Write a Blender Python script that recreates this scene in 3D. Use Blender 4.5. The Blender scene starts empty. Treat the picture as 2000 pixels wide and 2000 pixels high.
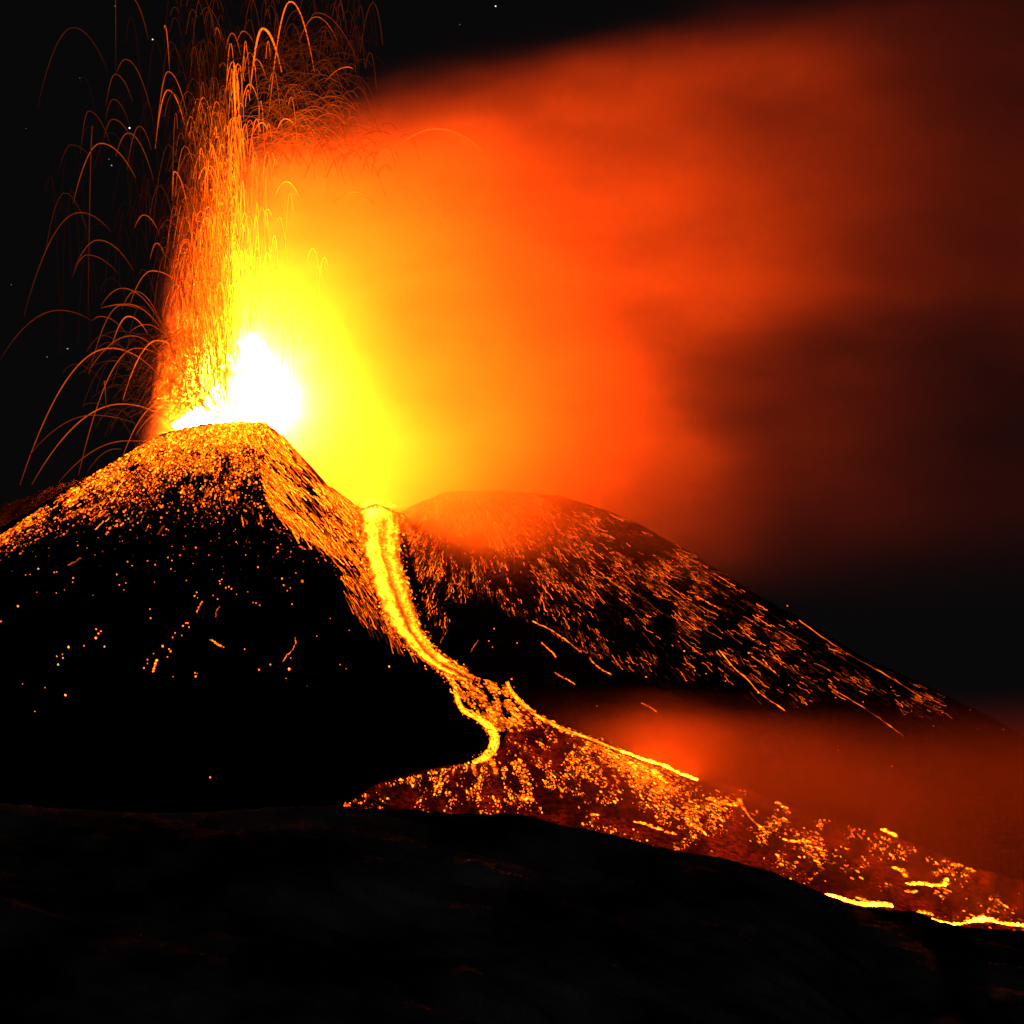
import bpy, bmesh, math
import numpy as np
from mathutils import Vector

# ------------------------------------------------------------------ camera, sky, added fill light, exposure
sc = bpy.context.scene
COL = sc.collection
D = 2500.0                                  # camera to the crater, metres
K = 0.4                                     # metres per photograph pixel at that distance

cam_d = bpy.data.cameras.new("camera")
cam_d.sensor_width = 36.0
cam_d.lens = 36.0 * D / 800.0
cam_d.clip_start = 1.0
cam_d.clip_end = 60000.0
cam = bpy.data.objects.new("camera", cam_d)
cam.location = (0, -D, 0)
cam.rotation_euler = (math.radians(90), 0, 0)
COL.objects.link(cam)
sc.camera = cam

world = bpy.data.worlds.new("World")
sc.world = world
world.use_nodes = True
wn = world.node_tree
bg = wn.nodes["Background"]
bg.inputs["Color"].default_value = (1.0, 0.86, 0.95, 1)
bg.inputs["Strength"].default_value = 0.0027

hill_fill = bpy.data.lights.new("hill_fill", "SUN")  # added sun lamp with no visible source, lifts the dark foreground hill
hill_fill.energy = 0.05
hill_fill.angle = math.radians(0.5)
hill_fill.color = (1.0, 0.95, 0.9)
hill_fill_o = bpy.data.objects.new("hill_fill", hill_fill)
hill_fill_o.rotation_euler = (math.radians(62), 0, math.radians(-55))
COL.objects.link(hill_fill_o)

sc.view_settings.view_transform = "Standard"
sc.view_settings.look = "None"
sc.view_settings.exposure = 0
sc.view_settings.gamma = 1
cy = sc.cycles
cy.use_denoising = True
try:
    cy.denoiser = "OPENIMAGEDENOISE"
except Exception:
    pass
cy.max_bounces = 6
cy.diffuse_bounces = 2
cy.glossy_bounces = 1
cy.volume_bounces = 4
cy.transparent_max_bounces = 12
cy.volume_step_rate = 1.0
cy.volume_max_steps = 160
cy.sample_clamp_indirect = 20
cy.use_adaptive_sampling = True
cy.adaptive_threshold = 0.015

rng = np.random.default_rng(7)
CORE_HEAT = 9000.0
PLUME_DENSITY = 0.0032
PLUME_COLOR = (0.88, 0.58, 0.34)
FUME_DENSITY = 0.005
HOT = (1.0, 0.105, 0.0022)                   # colour of incandescent lava: per channel, bright lava clips to yellow, then white


# ------------------------------------------------------------------ helpers
def to_world(px, py, y):
    """photograph pixel (of 2000) at depth y -> world point"""
    px = np.asarray(px, float); py = np.asarray(py, float); y = np.asarray(y, float)
    s = (y + D) / D
    return np.stack([(px - 1000) * K * s, y + 0 * px, (1000 - py) * K * s], -1)


def fbm(x, y, scale, octaves=4, seed=0, gain=0.5):
    x = np.asarray(x, float) / scale; y = np.asarray(y, float) / scale
    out = np.zeros(np.broadcast(x, y).shape); amp = 1.0; tot = 0
    for o in range(octaves):
        r = np.random.default_rng(seed * 101 + o).random((256, 256))
        xi = np.floor(x).astype(int); yi = np.floor(y).astype(int)
        fx = x - xi; fy = y - yi
        fx = fx * fx * (3 - 2 * fx); fy = fy * fy * (3 - 2 * fy)
        a = r[xi & 255, yi & 255]; b = r[(xi + 1) & 255, yi & 255]
        c = r[xi & 255, (yi + 1) & 255]; d = r[(xi + 1) & 255, (yi + 1) & 255]
        out = out + amp * ((a * (1 - fx) + b * fx) * (1 - fy) + (c * (1 - fx) + d * fx) * fy)
        tot += amp; amp *= gain; x = x * 2.03 + 17.1; y = y * 2.03 + 5.3
    return out / tot


def resample(pts, n):
    p = np.asarray(pts, float)
    d = np.r_[0, np.cumsum(np.linalg.norm(np.diff(p, axis=0), axis=1))]
    t = np.linspace(0, d[-1], n)
    return np.stack([np.interp(t, d, p[:, i]) for i in range(p.shape[1])], -1)


def smooth_line(pts, n):
    """Catmull-Rom through pts, n samples evenly along its length"""
    p = np.asarray(pts, float)
    p = np.vstack([2 * p[0] - p[1], p, 2 * p[-1] - p[-2]])
    out = []
    for i in range(1, len(p) - 2):
        for t in np.linspace(0, 1, 12, endpoint=False):
            a, b, c, d = p[i - 1], p[i], p[i + 1], p[i + 2]
            out.append(0.5 * (2 * b + (c - a) * t + (2 * a - 5 * b + 4 * c - d) * t * t + (3 * b - a - 3 * c + d) * t ** 3))
    out.append(p[-2])
    return resample(out, n)


def make_mesh(name, verts, faces, mat, heat=None, smooth=True, parent=None):
    """faces: (n, k) array, one polygon size"""
    verts = np.asarray(verts, np.float32); faces = np.asarray(faces, np.int32)
    me = bpy.data.meshes.new(name)
    k = faces.shape[1]; nf = len(faces)
    me.vertices.add(len(verts)); me.vertices.foreach_set("co", verts.ravel())
    me.loops.add(nf * k); me.loops.foreach_set("vertex_index", faces.ravel())
    me.polygons.add(nf)
    me.polygons.foreach_set("loop_start", np.arange(0, nf * k, k, dtype=np.int32))
    me.polygons.foreach_set("loop_total", np.full(nf, k, np.int32))
    me.polygons.foreach_set("use_smooth", np.full(nf, smooth, bool))
    if heat is not None:
        a = me.attributes.new("lava_heat", "FLOAT", "POINT")
        a.data.foreach_set("value", np.asarray(heat, np.float32))
    me.update(calc_edges=True)
    me.materials.append(mat)
    o = bpy.data.objects.new(name, me)
    COL.objects.link(o)
    if parent is not None:
        o.parent = parent
    return o


def tag(o, label=None, cat=None, group=None, kind=None):
    if label: o["label"] = label
    if cat: o["category"] = cat
    if group: o["group"] = group
    if kind: o["kind"] = kind
    return o


def grid_faces(nu, nv):
    i = np.arange(nu * nv).reshape(nu, nv)
    return np.stack([i[:-1, :-1], i[1:, :-1], i[1:, 1:], i[:-1, 1:]], -1).reshape(-1, 4)


# ------------------------------------------------------------------ materials
def new_mat(name):
    m = bpy.data.materials.new(name); m.use_nodes = True
    nt = m.node_tree
    for n in list(nt.nodes): nt.nodes.remove(n)
    out = nt.nodes.new("ShaderNodeOutputMaterial")
    return m, nt, out


def N(nt, kind, **kw):
    n = nt.nodes.new(kind)
    for k, v in kw.items():
        if k in n.inputs: n.inputs[k].default_value = v
        else: setattr(n, k, v)
    return n


def math_node(nt, op, a, b=None, c=None, clamp=False):
    n = nt.nodes.new("ShaderNodeMath"); n.operation = op; n.use_clamp = clamp
    for i, v in enumerate((a, b, c)):
        if v is None: continue
        if isinstance(v, (int, float)): n.inputs[i].default_value = v
        else: nt.links.new(v, n.inputs[i])
    return n.outputs[0]


def smoothstep(nt, v, lo, hi, a=0.0, b=1.0):
    n = nt.nodes.new("ShaderNodeMapRange"); n.interpolation_type = "SMOOTHSTEP"
    n.inputs["From Min"].default_value = lo; n.inputs["From Max"].default_value = hi
    n.inputs["To Min"].default_value = a; n.inputs["To Max"].default_value = b
    nt.links.new(v, n.inputs["Value"])
    return n.outputs["Result"]


def rock_mat(name, dark, light, scale):
    m, nt, out = new_mat(name)
    tc = N(nt, "ShaderNodeTexCoord")
    nz = N(nt, "ShaderNodeTexNoise", Scale=scale, Detail=6.0, Roughness=0.65)
    nt.links.new(tc.outputs["Object"], nz.inputs["Vector"])
    ramp = N(nt, "ShaderNodeValToRGB")
    ramp.color_ramp.elements[0].position = 0.42; ramp.color_ramp.elements[0].color = (*dark, 1)
    ramp.color_ramp.elements[1].position = 0.68; ramp.color_ramp.elements[1].color = (*light, 1)
    nt.links.new(nz.outputs["Fac"], ramp.inputs["Fac"])
    nz2 = N(nt, "ShaderNodeTexNoise", Scale=0.35, Detail=5.0, Roughness=0.7)
    nt.links.new(tc.outputs["Object"], nz2.inputs["Vector"])
    bump = N(nt, "ShaderNodeBump", Strength=0.8, Distance=3.0)
    nt.links.new(nz2.outputs["Fac"], bump.inputs["Height"])
    bs = N(nt, "ShaderNodeBsdfPrincipled", Roughness=0.95)
    bs.inputs["Specular IOR Level"].default_value = 0.0
    nt.links.new(ramp.outputs["Color"], bs.inputs["Base Color"])
    nt.links.new(bump.outputs["Normal"], bs.inputs["Normal"])
    nt.links.new(bs.outputs[0], out.inputs["Surface"])
    return m


def lava_mat(name, sampled, noise_scale=None, lo=0.35, hi=1.5, albedo=0.03, col=HOT, typical=1.0):
    """dark basalt crust that glows by its per-vertex heat, broken by a fine noise"""
    m, nt, out = new_mat(name)
    at = N(nt, "ShaderNodeAttribute"); at.attribute_name = "lava_heat"
    val = at.outputs["Fac"]
    if noise_scale:
        tc = N(nt, "ShaderNodeTexCoord")
        nz = N(nt, "ShaderNodeTexNoise", Scale=noise_scale, Detail=4.0, Roughness=0.7)
        nt.links.new(tc.outputs["Object"], nz.inputs["Vector"])
        val = math_node(nt, "MULTIPLY", val, smoothstep(nt, nz.outputs["Fac"], 0.36, 0.66, lo, hi))
    bs = N(nt, "ShaderNodeBsdfPrincipled", Roughness=0.9)
    bs.inputs["Specular IOR Level"].default_value = 0.0
    bs.inputs["Base Color"].default_value = (albedo, albedo * 0.9, albedo * 0.85, 1)
    bs.inputs["Emission Color"].default_value = (*[c * typical for c in col], 1)
    val = math_node(nt, "MULTIPLY", val, 1.0 / typical)
    nt.links.new(val, bs.inputs["Emission Strength"])
    nt.links.new(bs.outputs[0], out.inputs["Surface"])
    m.cycles.emission_sampling = "AUTO" if sampled else "NONE"
    return m


M_ROCK = rock_mat("basalt_slope", (0.0016, 0.0015, 0.0015), (0.004, 0.0038, 0.0036), 0.02)
M_HILL = rock_mat("hill_rock_and_old_snow", (0.012, 0.012, 0.012), (0.2, 0.2, 0.2), 0.012)
M_LAVA = lava_mat("flowing_lava", True, 0.45, 0.45, 1.6, typical=15.0, albedo=0.004)
M_FRONT = lava_mat("fresh_lava", True, 0.45, 0.45, 1.6, typical=60.0, albedo=0.004)
M_CRUST = lava_mat("lava_crust", True, 0.25, 0.1, 2.0, typical=0.15, albedo=0.004, col=(1.0, 0.03, 0.003))
M_EMBER = lava_mat("glowing_cinder", False, albedo=0.003)
M_BLOCK = lava_mat("glowing_block", True, typical=4.0, albedo=0.003)
M_JET = lava_mat("lava_jet", False, albedo=0.0)
M_CORE = lava_mat("fountain_core", True, typical=CORE_HEAT, col=(1.0, 0.105, 0.0042))

# ------------------------------------------------------------------ terrain
GX0, GX1, GY0, GY1, GS = -900.0, 900.0, -700.0, 520.0, 2.5
gx = np.arange(GX0, GX1 + 0.1, GS); gy = np.arange(GY0, GY1 + 0.1, GS)
XX, YY = np.meshgrid(gx, gy, indexing="ij")
BASE = -320.0


def ridge_pts(pts, n=60):
    """list of (px, py, y) -> world points along the ridge"""
    p = resample(pts, n)
    return to_world(p[:, 0], p[:, 1], p[:, 2])


def cones(P, k, X, Y):
    h = np.full(np.shape(X), -1e9)
    for p in P:
        h = np.maximum(h, p[2] - k * np.hypot(X - p[0], Y - p[1]))
    return h


CREST_A = ridge_pts([(-560, 1390, 0), (0, 1043, 0), (134, 953, 0), (290, 859, 0), (348, 837, -3), (400, 829, -8), (464, 822, -10), (518, 822, -8)], 80)
KA = 0.62
SIL_A = np.array([(-50, 1073), (0, 1043), (134, 953), (200, 912), (290, 859), (348, 837), (400, 829), (464, 822), (518, 822), (558, 855), (583, 884), (623, 935), (660, 962), (690, 985)], float)
RIM_A = ridge_pts([(518, 822, 0), (558, 855, 10), (583, 884, 20), (623, 935, 28), (660, 962, 30), (700, 990, 30)], 40)
BACK_A = ridge_pts([(-600, 1200, 130), (-200, 1055, 130), (0, 989, 130), (109, 945, 130), (200, 925, 130), (260, 930, 130)], 40)

LEVEE_PX = np.array([(518, 850), (505, 900), (511, 967), (536, 1003), (572, 1039), (630, 1070), (660, 1110), (674, 1177), (703, 1209), (783, 1260), (844, 1300), (876, 1318),
                     (890, 1362), (930, 1398), (945, 1423), (938, 1452), (912, 1482), (840, 1500), (745, 1526), (665, 1573), (600, 1640)], float)


def ray_on(fn, px, py, y0=-690.0, y1=200.0, step=2.0):
    """depth where the camera ray through (px,py) meets z = fn(x, y)"""
    px = np.asarray(px, float); py = np.asarray(py, float)
    yy = np.full(px.shape, np.nan); done = np.zeros(px.shape, bool)
    y = y0
    while y < y1:
        s = (y + D) / D
        X = (px - 1000) * K * s; Z = (1000 - py) * K * s
        below = (Z <= fn(X, np.full(px.shape, y))) & ~done
        yy[below] = y; done |= below
        if done.all(): break
        y += step
    yy[~done] = y1
    return yy


lev = resample(LEVEE_PX[:16], 60)
lev_y = ray_on(lambda x, y: cones(CREST_A, KA, x, y), lev[:, 0], lev[:, 1])
LEVEE = to_world(lev[:, 0], lev[:, 1], lev_y)
LEVEE[:, 2] += 0.5
LEVEE = np.vstack([[LEVEE[0, 0] - 3, 260.0, LEVEE[0, 2]], [LEVEE[0, 0], 0.0, CREST_A[-1][2]], LEVEE])

CREST_B = ridge_pts([(790, 1003, 35), (820, 978, 55), (870, 958, 80), (930, 955, 90), (1000, 957, 90), (1093, 966, 90), (1171, 991, 90), (1259, 1028, 90), (1362, 1090, 90),
                     (1497, 1180, 90), (1621, 1255, 90), (1725, 1302, 90), (1807, 1338, 90), (1906, 1385, 90), (2000, 1437, 90), (2400, 1640, 90)], 140)
KB = 0.6
CHAN = [(735, 985, 15), (742, 1060, -40), (752, 1120, -85), (775, 1190, -130), (805, 1250, -175), (850, 1298, -215), (885, 1325, -240)]
CHAN_P = ridge_pts(CHAN, 60)
Q = to_world(885, 1325, -240)


def side_of_levee(X, Y):
    """> 0 to the right (channel side) of the levee line, and distance / height of its nearest point"""
    best = np.full(np.shape(X), 1e9); side = np.zeros(np.shape(X)); zz = np.zeros(np.shape(X))
    for a, b in zip(LEVEE[:-1], LEVEE[1:]):
        dx, dy = b[0] - a[0], b[1] - a[1]; L2 = dx * dx + dy * dy + 1e-9
        t = np.clip(((X - a[0]) * dx + (Y - a[1]) * dy) / L2, 0, 1)
        ex = X - (a[0] + t * dx); ey = Y - (a[1] + t * dy)
        d = np.hypot(ex, ey); cr = dx * (Y - a[1]) - dy * (X - a[0])
        m = d < best
        best = np.where(m, d, best); side = np.where(m, np.sign(cr), side); zz = np.where(m, a[2] + t * (b[2] - a[2]), zz)
    return side, best, zz


def height(X, Y):
    a = cones(CREST_A, KA, X, Y)
    sd, dd, zl = side_of_levee(X, Y)
    right = (sd > 0) & (X > LEVEE[0, 0] - 4)
    a = np.where(right, np.minimum(a, zl - 1.1 * dd), a)
    a = np.maximum(a, cones(RIM_A, 1.15, X, Y))
    a = np.maximum(a, cones(BACK_A, 0.6, X, Y))
    b = cones(CREST_B, KB, X, Y)
    v = np.full(np.shape(X), -1e9)
    for p in CHAN_P:
        d = np.hypot(X - p[0], Y - p[1])
        v = np.maximum(v, p[2] - 0.34 * np.minimum(d, 22) - 1.15 * np.maximum(d - 22, 0))
    dq = np.hypot(X - Q[0], Y - Q[1])
    kf = np.where(X < Q[0], 0.41 + 0.13 * np.clip((Q[0] - X) / (dq + 1e-6), 0, 1), 0.41)
    fan = Q[2] - kf * dq
    h = np.maximum(np.maximum(a, b), np.maximum(v, fan))
    # crater bowl behind the crest of the left cone
    C0 = to_world(470, 900, 115)
    rr = np.hypot((X - C0[0]) / 60, (Y - C0[1]) / 70)
    h = np.where(rr < 1, np.minimum(h, C0[2] - 6 - 20 * (1 - rr)), h)
    return np.maximum(h, BASE - 10)


H = height(XX, YY)
rough = 5.0 * (fbm(XX, YY, 60, 5, 3) - 0.5) + 3.0 * (fbm(XX, YY, 14, 4, 5, 0.6) - 0.5)
H = H + rough * np.clip((H - BASE + 12) / 40, 0, 1)
verts = np.stack([XX, YY, H], -1).reshape(-1, 3)
volcano = make_mesh("volcano", verts, grid_faces(len(gx), len(gy)), M_ROCK)
tag(volcano, "dark twin volcanic cones split by a glowing lava channel", "volcano", kind="structure")

g = 14000.0
gv = [(x, y, z) for x in (-g, g) for y, z in ((-D - 500, BASE - 4), (500, BASE - 4), (g, BASE - 2200))]
ground = make_mesh("ground", gv, [(0, 3, 4, 1), (1, 4, 5, 2)], M_ROCK, smooth=False)
tag(ground, "dark ground reaching away around the volcano", "ground", kind="structure")

# foreground hill
SIL_F = np.array([(-900, 1500), (-400, 1540), (0, 1568), (109, 1578), (260, 1588), (362, 1588), (471, 1581), (590, 1574), (667, 1573), (720, 1577), (756, 1581), (800, 1580), (886, 1590), (930, 1588), (1006, 1589),
                  (1050, 1597), (1089, 1610), (1162, 1622), (1216, 1635), (1300, 1657), (1372, 1668), (1445, 1684), (1517, 1706), (1590, 1735), (1615, 1749), (1662, 1767),
                  (1699, 1774), (1789, 1779), (1825, 1797), (1880, 1810), (2000, 1818), (2300, 1850), (2900, 1900)], float)
YF = -800.0
sF = (YF + D) / D
fx = np.arange(-760, 760.1, 2.5)
fy = np.r_[np.arange(-1500, -1150, 10.0), np.arange(-1150, -770, 2.0), np.arange(-770, -400, 10.0)]
FX, FY = np.meshgrid(fx, fy, indexing="ij")
pxF = 1000 + FX / (K * sF)
zr = (1000 - np.interp(pxF, SIL_F[:, 0], SIL_F[:, 1])) * K * sF
dF = FY - YF
FZ = zr - np.where(dF < 0, 0.26 * -dF + 0.00025 * dF * dF * 0, 0.5 * dF)
amp = np.clip(np.abs(dF) / 60, 0, 1)
un = FX * 0.86 - FY * 0.5; vn = FX * 0.5 + FY * 0.86           # gullies run down to the right
FZ = FZ + amp * (26 * (fbm(un / 3.2, vn, 45, 4, 11) - 0.5) + 10 * (np.abs(fbm(un / 4, vn, 26, 3, 12) - 0.5) * -2 + 0.4))
FZ = FZ + 1.6 * (fbm(FX, FY, 5, 3, 13, 0.6) - 0.5) + 0.8 * (fbm(FX, FY, 2.2, 2, 14) - 0.5)
FZ = np.maximum(FZ, BASE - 8)
hill = make_mesh("foreground_hill", np.stack([FX, FY, FZ], -1).reshape(-1, 3), grid_faces(len(fx), len(fy)), M_HILL)
tag(hill, "near black hillside with faint ridges in front of the lava field", "hill", kind="structure")


def Hs(x, y):
    u = np.clip((np.asarray(x) - GX0) / GS, 0, len(gx) - 1.001); v = np.clip((np.asarray(y) - GY0) / GS, 0, len(gy) - 1.001)
    i = u.astype(int); j = v.astype(int); a = u - i; b = v - j
    return (H[i, j] * (1 - a) + H[i + 1, j] * a) * (1 - b) + (H[i, j + 1] * (1 - a) + H[i + 1, j + 1] * a) * b


def hit(px, py, lift=0.0):
    """points of the volcano seen at these photograph pixels, lifted towards the viewer"""
    px = np.asarray(px, float); py = np.asarray(py, float)
    y = ray_on(Hs, px, py, GY0 + 1, 300.0, 1.5)
    return to_world(px, py, y - lift)


# ------------------------------------------------------------------ cinders: many small angular blobs in one mesh
_t = (1 + 5 ** 0.5) / 2
ICO_V = np.array([(-1, _t, 0), (1, _t, 0), (-1, -_t, 0), (1, -_t, 0), (0, -1, _t), (0, 1, _t), (0, -1, -_t), (0, 1, -_t), (_t, 0, -1), (_t, 0, 1), (-_t, 0, -1), (-_t, 0, 1)], float) / math.hypot(1, _t)
ICO_F = np.array([(0, 11, 5), (0, 5, 1), (0, 1, 7), (0, 7, 10), (0, 10, 11), (1, 5, 9), (5, 11, 4), (11, 10, 2), (10, 7, 6), (7, 1, 8), (3, 9, 4), (3, 4, 2), (3, 2, 6), (3, 6, 8), (3, 8, 9), (4, 9, 5), (2, 4, 11), (6, 2, 10), (8, 6, 7), (9, 8, 1)])


def blob_cloud(centers, radius, heat, axis=None, stretch=None, jitter=0.25):
    c = np.asarray(centers, float); n = len(c)
    base = ICO_V[None] * (1 + jitter * (rng.random((n, 12, 1)) - 0.5) * 2)
    v = base * np.asarray(radius, float).reshape(n, 1, 1)
    if axis is not None:
        ax = axis / (np.linalg.norm(axis, axis=1, keepdims=True) + 1e-9)
        dot = (v * ax[:, None]).sum(-1, keepdims=True)
        v = v + ax[:, None] * dot * (np.asarray(stretch, float).reshape(n, 1, 1) - 1)
    v = v + c[:, None]
    f = ICO_F[None] + (np.arange(n) * 12)[:, None, None]
    return v.reshape(-1, 3), f.reshape(-1, 3), np.repeat(np.asarray(heat, float), 12)


def tube(path, radius, heat, sides=5):
    """closed tapering tube along a 3D path"""
    p = np.asarray(path, float); n = len(p)
    r = np.broadcast_to(np.asarray(radius, float), (n,)); h = np.broadcast_to(np.asarray(heat, float), (n,))
    t = np.gradient(p, axis=0); t /= np.linalg.norm(t, axis=1, keepdims=True) + 1e-9
    up = np.array([0.0, 1.0, 0.0])
    a = np.cross(t, up); a /= np.linalg.norm(a, axis=1, keepdims=True) + 1e-9
    b = np.cross(t, a)
    ang = np.linspace(0, 2 * math.pi, sides, endpoint=False)
    v = p[:, None] + r[:, None, None] * (np.cos(ang)[None, :, None] * a[:, None] + np.sin(ang)[None, :, None] * b[:, None])
    i = np.arange(n * sides).reshape(n, sides)
    j = np.roll(i, -1, axis=1)
    f = np.stack([i[:-1], i[1:], j[1:], j[:-1]], -1).reshape(-1, 4)
    return v.reshape(-1, 3), f, np.repeat(h, sides)


def join(parts):
    V, F, Hh, o = [], [], [], 0
    for v, f, h in parts:
        V.append(v); F.append(np.asarray(f) + o); Hh.append(h); o += len(v)
    return np.concatenate(V), np.concatenate(F), np.concatenate(Hh)


# ------------------------------------------------------------------ lava sheets draped on the terrain
def box_blur(a, k, axis):
    pad = [(0, 0)] * a.ndim; pad[axis] = (k, k)
    b = np.pad(a, pad, mode="edge"); c = np.cumsum(b, axis=axis)
    c = np.concatenate([np.zeros_like(np.take(c, [0], axis)), c], axis)
    n = a.shape[axis]
    return (np.take(c, np.arange(2 * k + 1, 2 * k + 1 + n), axis) - np.take(c, np.arange(n), axis)) / (2 * k + 1)


def sheet(name, left, right, nu, nv, heat_fn, mat, lift=4.0, ragged=2.0, seed=1, parent=None):
    """a lava sheet between two traced banks; heat_fn(u, v, px, py); its rim is sunk into the ground"""
    L = smooth_line(left, nu); R = smooth_line(right, nu)
    v = np.linspace(0, 1, nv)
    u = np.linspace(0, 1, nu)
    j1 = (fbm(u * 60, 0 * u, 1.0, 3, seed) - 0.5) * 2 * ragged; j2 = (fbm(u * 60, 0 * u + 9, 1.0, 3, seed + 1) - 0.5) * 2 * ragged
    nrm = R - L; nrm /= np.linalg.norm(nrm, axis=1, keepdims=True) + 1e-9
    L = L + nrm * j1[:, None]; R = R + nrm * j2[:, None]
    P = L[:, None] * (1 - v)[None, :, None] + R[:, None] * v[None, :, None]
    y = hit(P[..., 0].ravel(), P[..., 1].ravel())[:, 1].reshape(nu, nv)
    y = box_blur(box_blur(np.minimum(y, box_blur(y, 3, 0)), 2, 0), 1, 1)
    edge = np.zeros((nu, nv), bool); edge[0] = edge[-1] = True; edge[:, 0] = edge[:, -1] = True
    lump = 2.0 * (fbm(P[..., 0], P[..., 1], 9, 3, seed + 3) - 0.5)
    y = y - np.where(edge, -3.0, lift + lump)
    W = to_world(P[..., 0], P[..., 1], y)
    U, Vv = np.meshgrid(u, v, indexing="ij")
    heat = heat_fn(U, Vv, P[..., 0], P[..., 1])
    return make_mesh(name, W.reshape(-1, 3), grid_faces(nu, nv), mat, heat.ravel(), parent=parent)


# main channel
CH_L = [(716, 972), (702, 990), (700, 1030), (706, 1080), (728, 1150), (748, 1195), (780, 1245), (820, 1285), (868, 1318), (905, 1333)]
CH_R = [(752, 974), (776, 992), (782, 1040), (786, 1100), (806, 1170), (826, 1230), (845, 1262), (870, 1285), (905, 1305), (930, 1322)]


def chan_heat(u, v, px, py):
    s1 = fbm(u * 9, v * 11, 1.0, 4, 21, 0.6); s2 = fbm(u * 46, v * 16, 1.0, 3, 22, 0.6)
    h = 1.6 + 15 * np.clip(s1 - 0.38, 0, 1) ** 1.2 * 2.2 * (0.2 + 1.5 * s2)
    core = np.exp(-((v - 0.30) / 0.13) ** 2) * np.clip(1.15 - u * 0.75, 0, 1)
    h += 30 * core * np.clip(s2 * 2.2 - 0.45, 0.1, 2)
    h += 12 * np.exp(-((v - 0.78) / 0.12) ** 2) * np.clip(1.1 - u, 0, 1) * s2 * 1.6
    dark = np.exp(-((v - (0.62 - 0.12 * u)) / 0.08) ** 2) * np.clip((u - 0.25) * 5, 0, 1)
    h = h * (1 - 0.9 * dark)
    h += 90 * np.exp(-(((px - 727) / 20) ** 2 + ((py - 992) / 14) ** 2))
    h += 60 * np.exp(-(((px - 866) / 8) ** 2 + ((py - 1284) / 6) ** 2))
    edge = np.clip((np.minimum(v, 1 - v) + 0.25 * (s2 - 0.5)) / 0.24, 0.05, 1) * np.clip(u / 0.03, 0.4, 1)
    return h * edge * np.where(u > 0.8, 1 - (u - 0.8) * 3.4, 1)


o = sheet("lava_channel", CH_L, CH_R, 220, 34, chan_heat, M_LAVA, 4, 4, 31)
tag(o, "wide yellow white lava channel pouring down the gap between the two cones", "lava flow")

# rivulet
RV = [(868, 1314), (886, 1335), (893, 1362), (903, 1385), (930, 1400), (955, 1418), (966, 1440), (962, 1462), (945, 1480), (922, 1490)]
rv = smooth_line(RV, 40)
tn = np.gradient(rv, axis=0); tn /= np.linalg.norm(tn, axis=1, keepdims=True)
wd = np.interp(np.linspace(0, 1, 40), [0, 0.15, 0.5, 0.75, 0.9, 1], [3, 5, 7, 11, 8, 3])
nl = np.stack([-tn[:, 1], tn[:, 0]], -1) * wd[:, None]
o = sheet("lava_stream", rv + nl, rv - nl, 110, 9, lambda u, v, px, py: (6 + 26 * np.clip(fbm(u * 40, v * 4, 1, 3, 41) - 0.3, 0, 1) * (0.6 + 1.1 * np.exp(-((u - 0.72) / 0.2) ** 2))) * np.clip(np.minimum(v, 1 - v) / 0.2, 0.2, 1), M_LAVA, 5, 1.6, 43)
tag(o, "narrow bright lava stream curving round the foot of the left cone", "lava flow")

# right hand branch along the upper edge of the field
RB = [(990, 1332), (1000, 1352), (1020, 1374), (1045, 1395), (1075, 1413), (1110, 1428), (1150, 1442), (1190, 1458), (1215, 1468)]
rb = smooth_line(RB, 40)
tn = np.gradient(rb, axis=0); tn /= np.linalg.norm(tn, axis=1, keepdims=True)
wd = np.interp(np.linspace(0, 1, 40), [0, 0.2, 0.5, 1], [4, 5, 3.5, 2.5])
nl = np.stack([-tn[:, 1], tn[:, 0]], -1) * wd[:, None]
o = sheet("lava_stream", rb + nl, rb - nl, 110, 7, lambda u, v, px, py: (3 + 18 * np.clip(fbm(u * 40, v * 4, 1, 3, 45) - 0.3, 0, 1)) * np.clip(np.minimum(v, 1 - v) / 0.25, 0.2, 1), M_LAVA, 5, 1.2, 47)
tag(o, "thin orange lava stream along the upper right edge of the lava field", "lava flow")

# lava field (crust)
FT = [(664, 1574), (745, 1527), (835, 1502), (925, 1487), (955, 1482), (972, 1465), (985, 1440), (1000, 1410), (1025, 1385), (1072, 1412), (1134, 1434), (1200, 1463), (1300, 1492),
      (1354, 1521), (1452, 1535), (1517, 1564), (1626, 1592), (1753, 1634), (1843, 1670), (1952, 1706), (2060, 1740)]
FBm = [(660, 1600), (720, 1620), (780, 1625), (850, 1632), (880, 1635), (905, 1640), (930, 1645), (960, 1650), (1000, 1655), (1040, 1660), (1090, 1670), (1180, 1690), (1290, 1710),
       (1360, 1725), (1450, 1745), (1520, 1765), (1620, 1800), (1740, 1830), (1840, 1845), (1950, 1860), (2060, 1875)]


def field_heat(u, v, px, py):
    return (0.03 + 0.5 * np.clip(fbm(px, py, 40, 4, 51) - 0.42, 0, 1)) * np.clip((u - 0.0) * 6, 0.1, 1)


o = sheet("lava_field", FT, FBm, 300, 50, field_heat, M_CRUST, 3, 1.5, 53)
tag(o, "broad dark crusted lava field fanning out below the cones", "lava field")


# ------------------------------------------------------------------ lava fountain
YV = 120.0                                  # depth of the vent, behind the crest
VENT = to_world(475, 850, YV)


def ballistic(o, vx, vy, vz, t0, t1, n, gacc=9.8):
    t = np.linspace(t0, t1, n)
    return np.stack([o[0] + vx * t, o[1] + vy * t, o[2] + vz * t - 0.5 * gacc * t * t], -1)


fountain = bpy.data.objects.new("lava_fountain", None)
fountain.location = VENT
COL.objects.link(fountain)
tag(fountain, "white hot lava fountain bursting over the rim of the left cone", "lava fountain")


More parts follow.
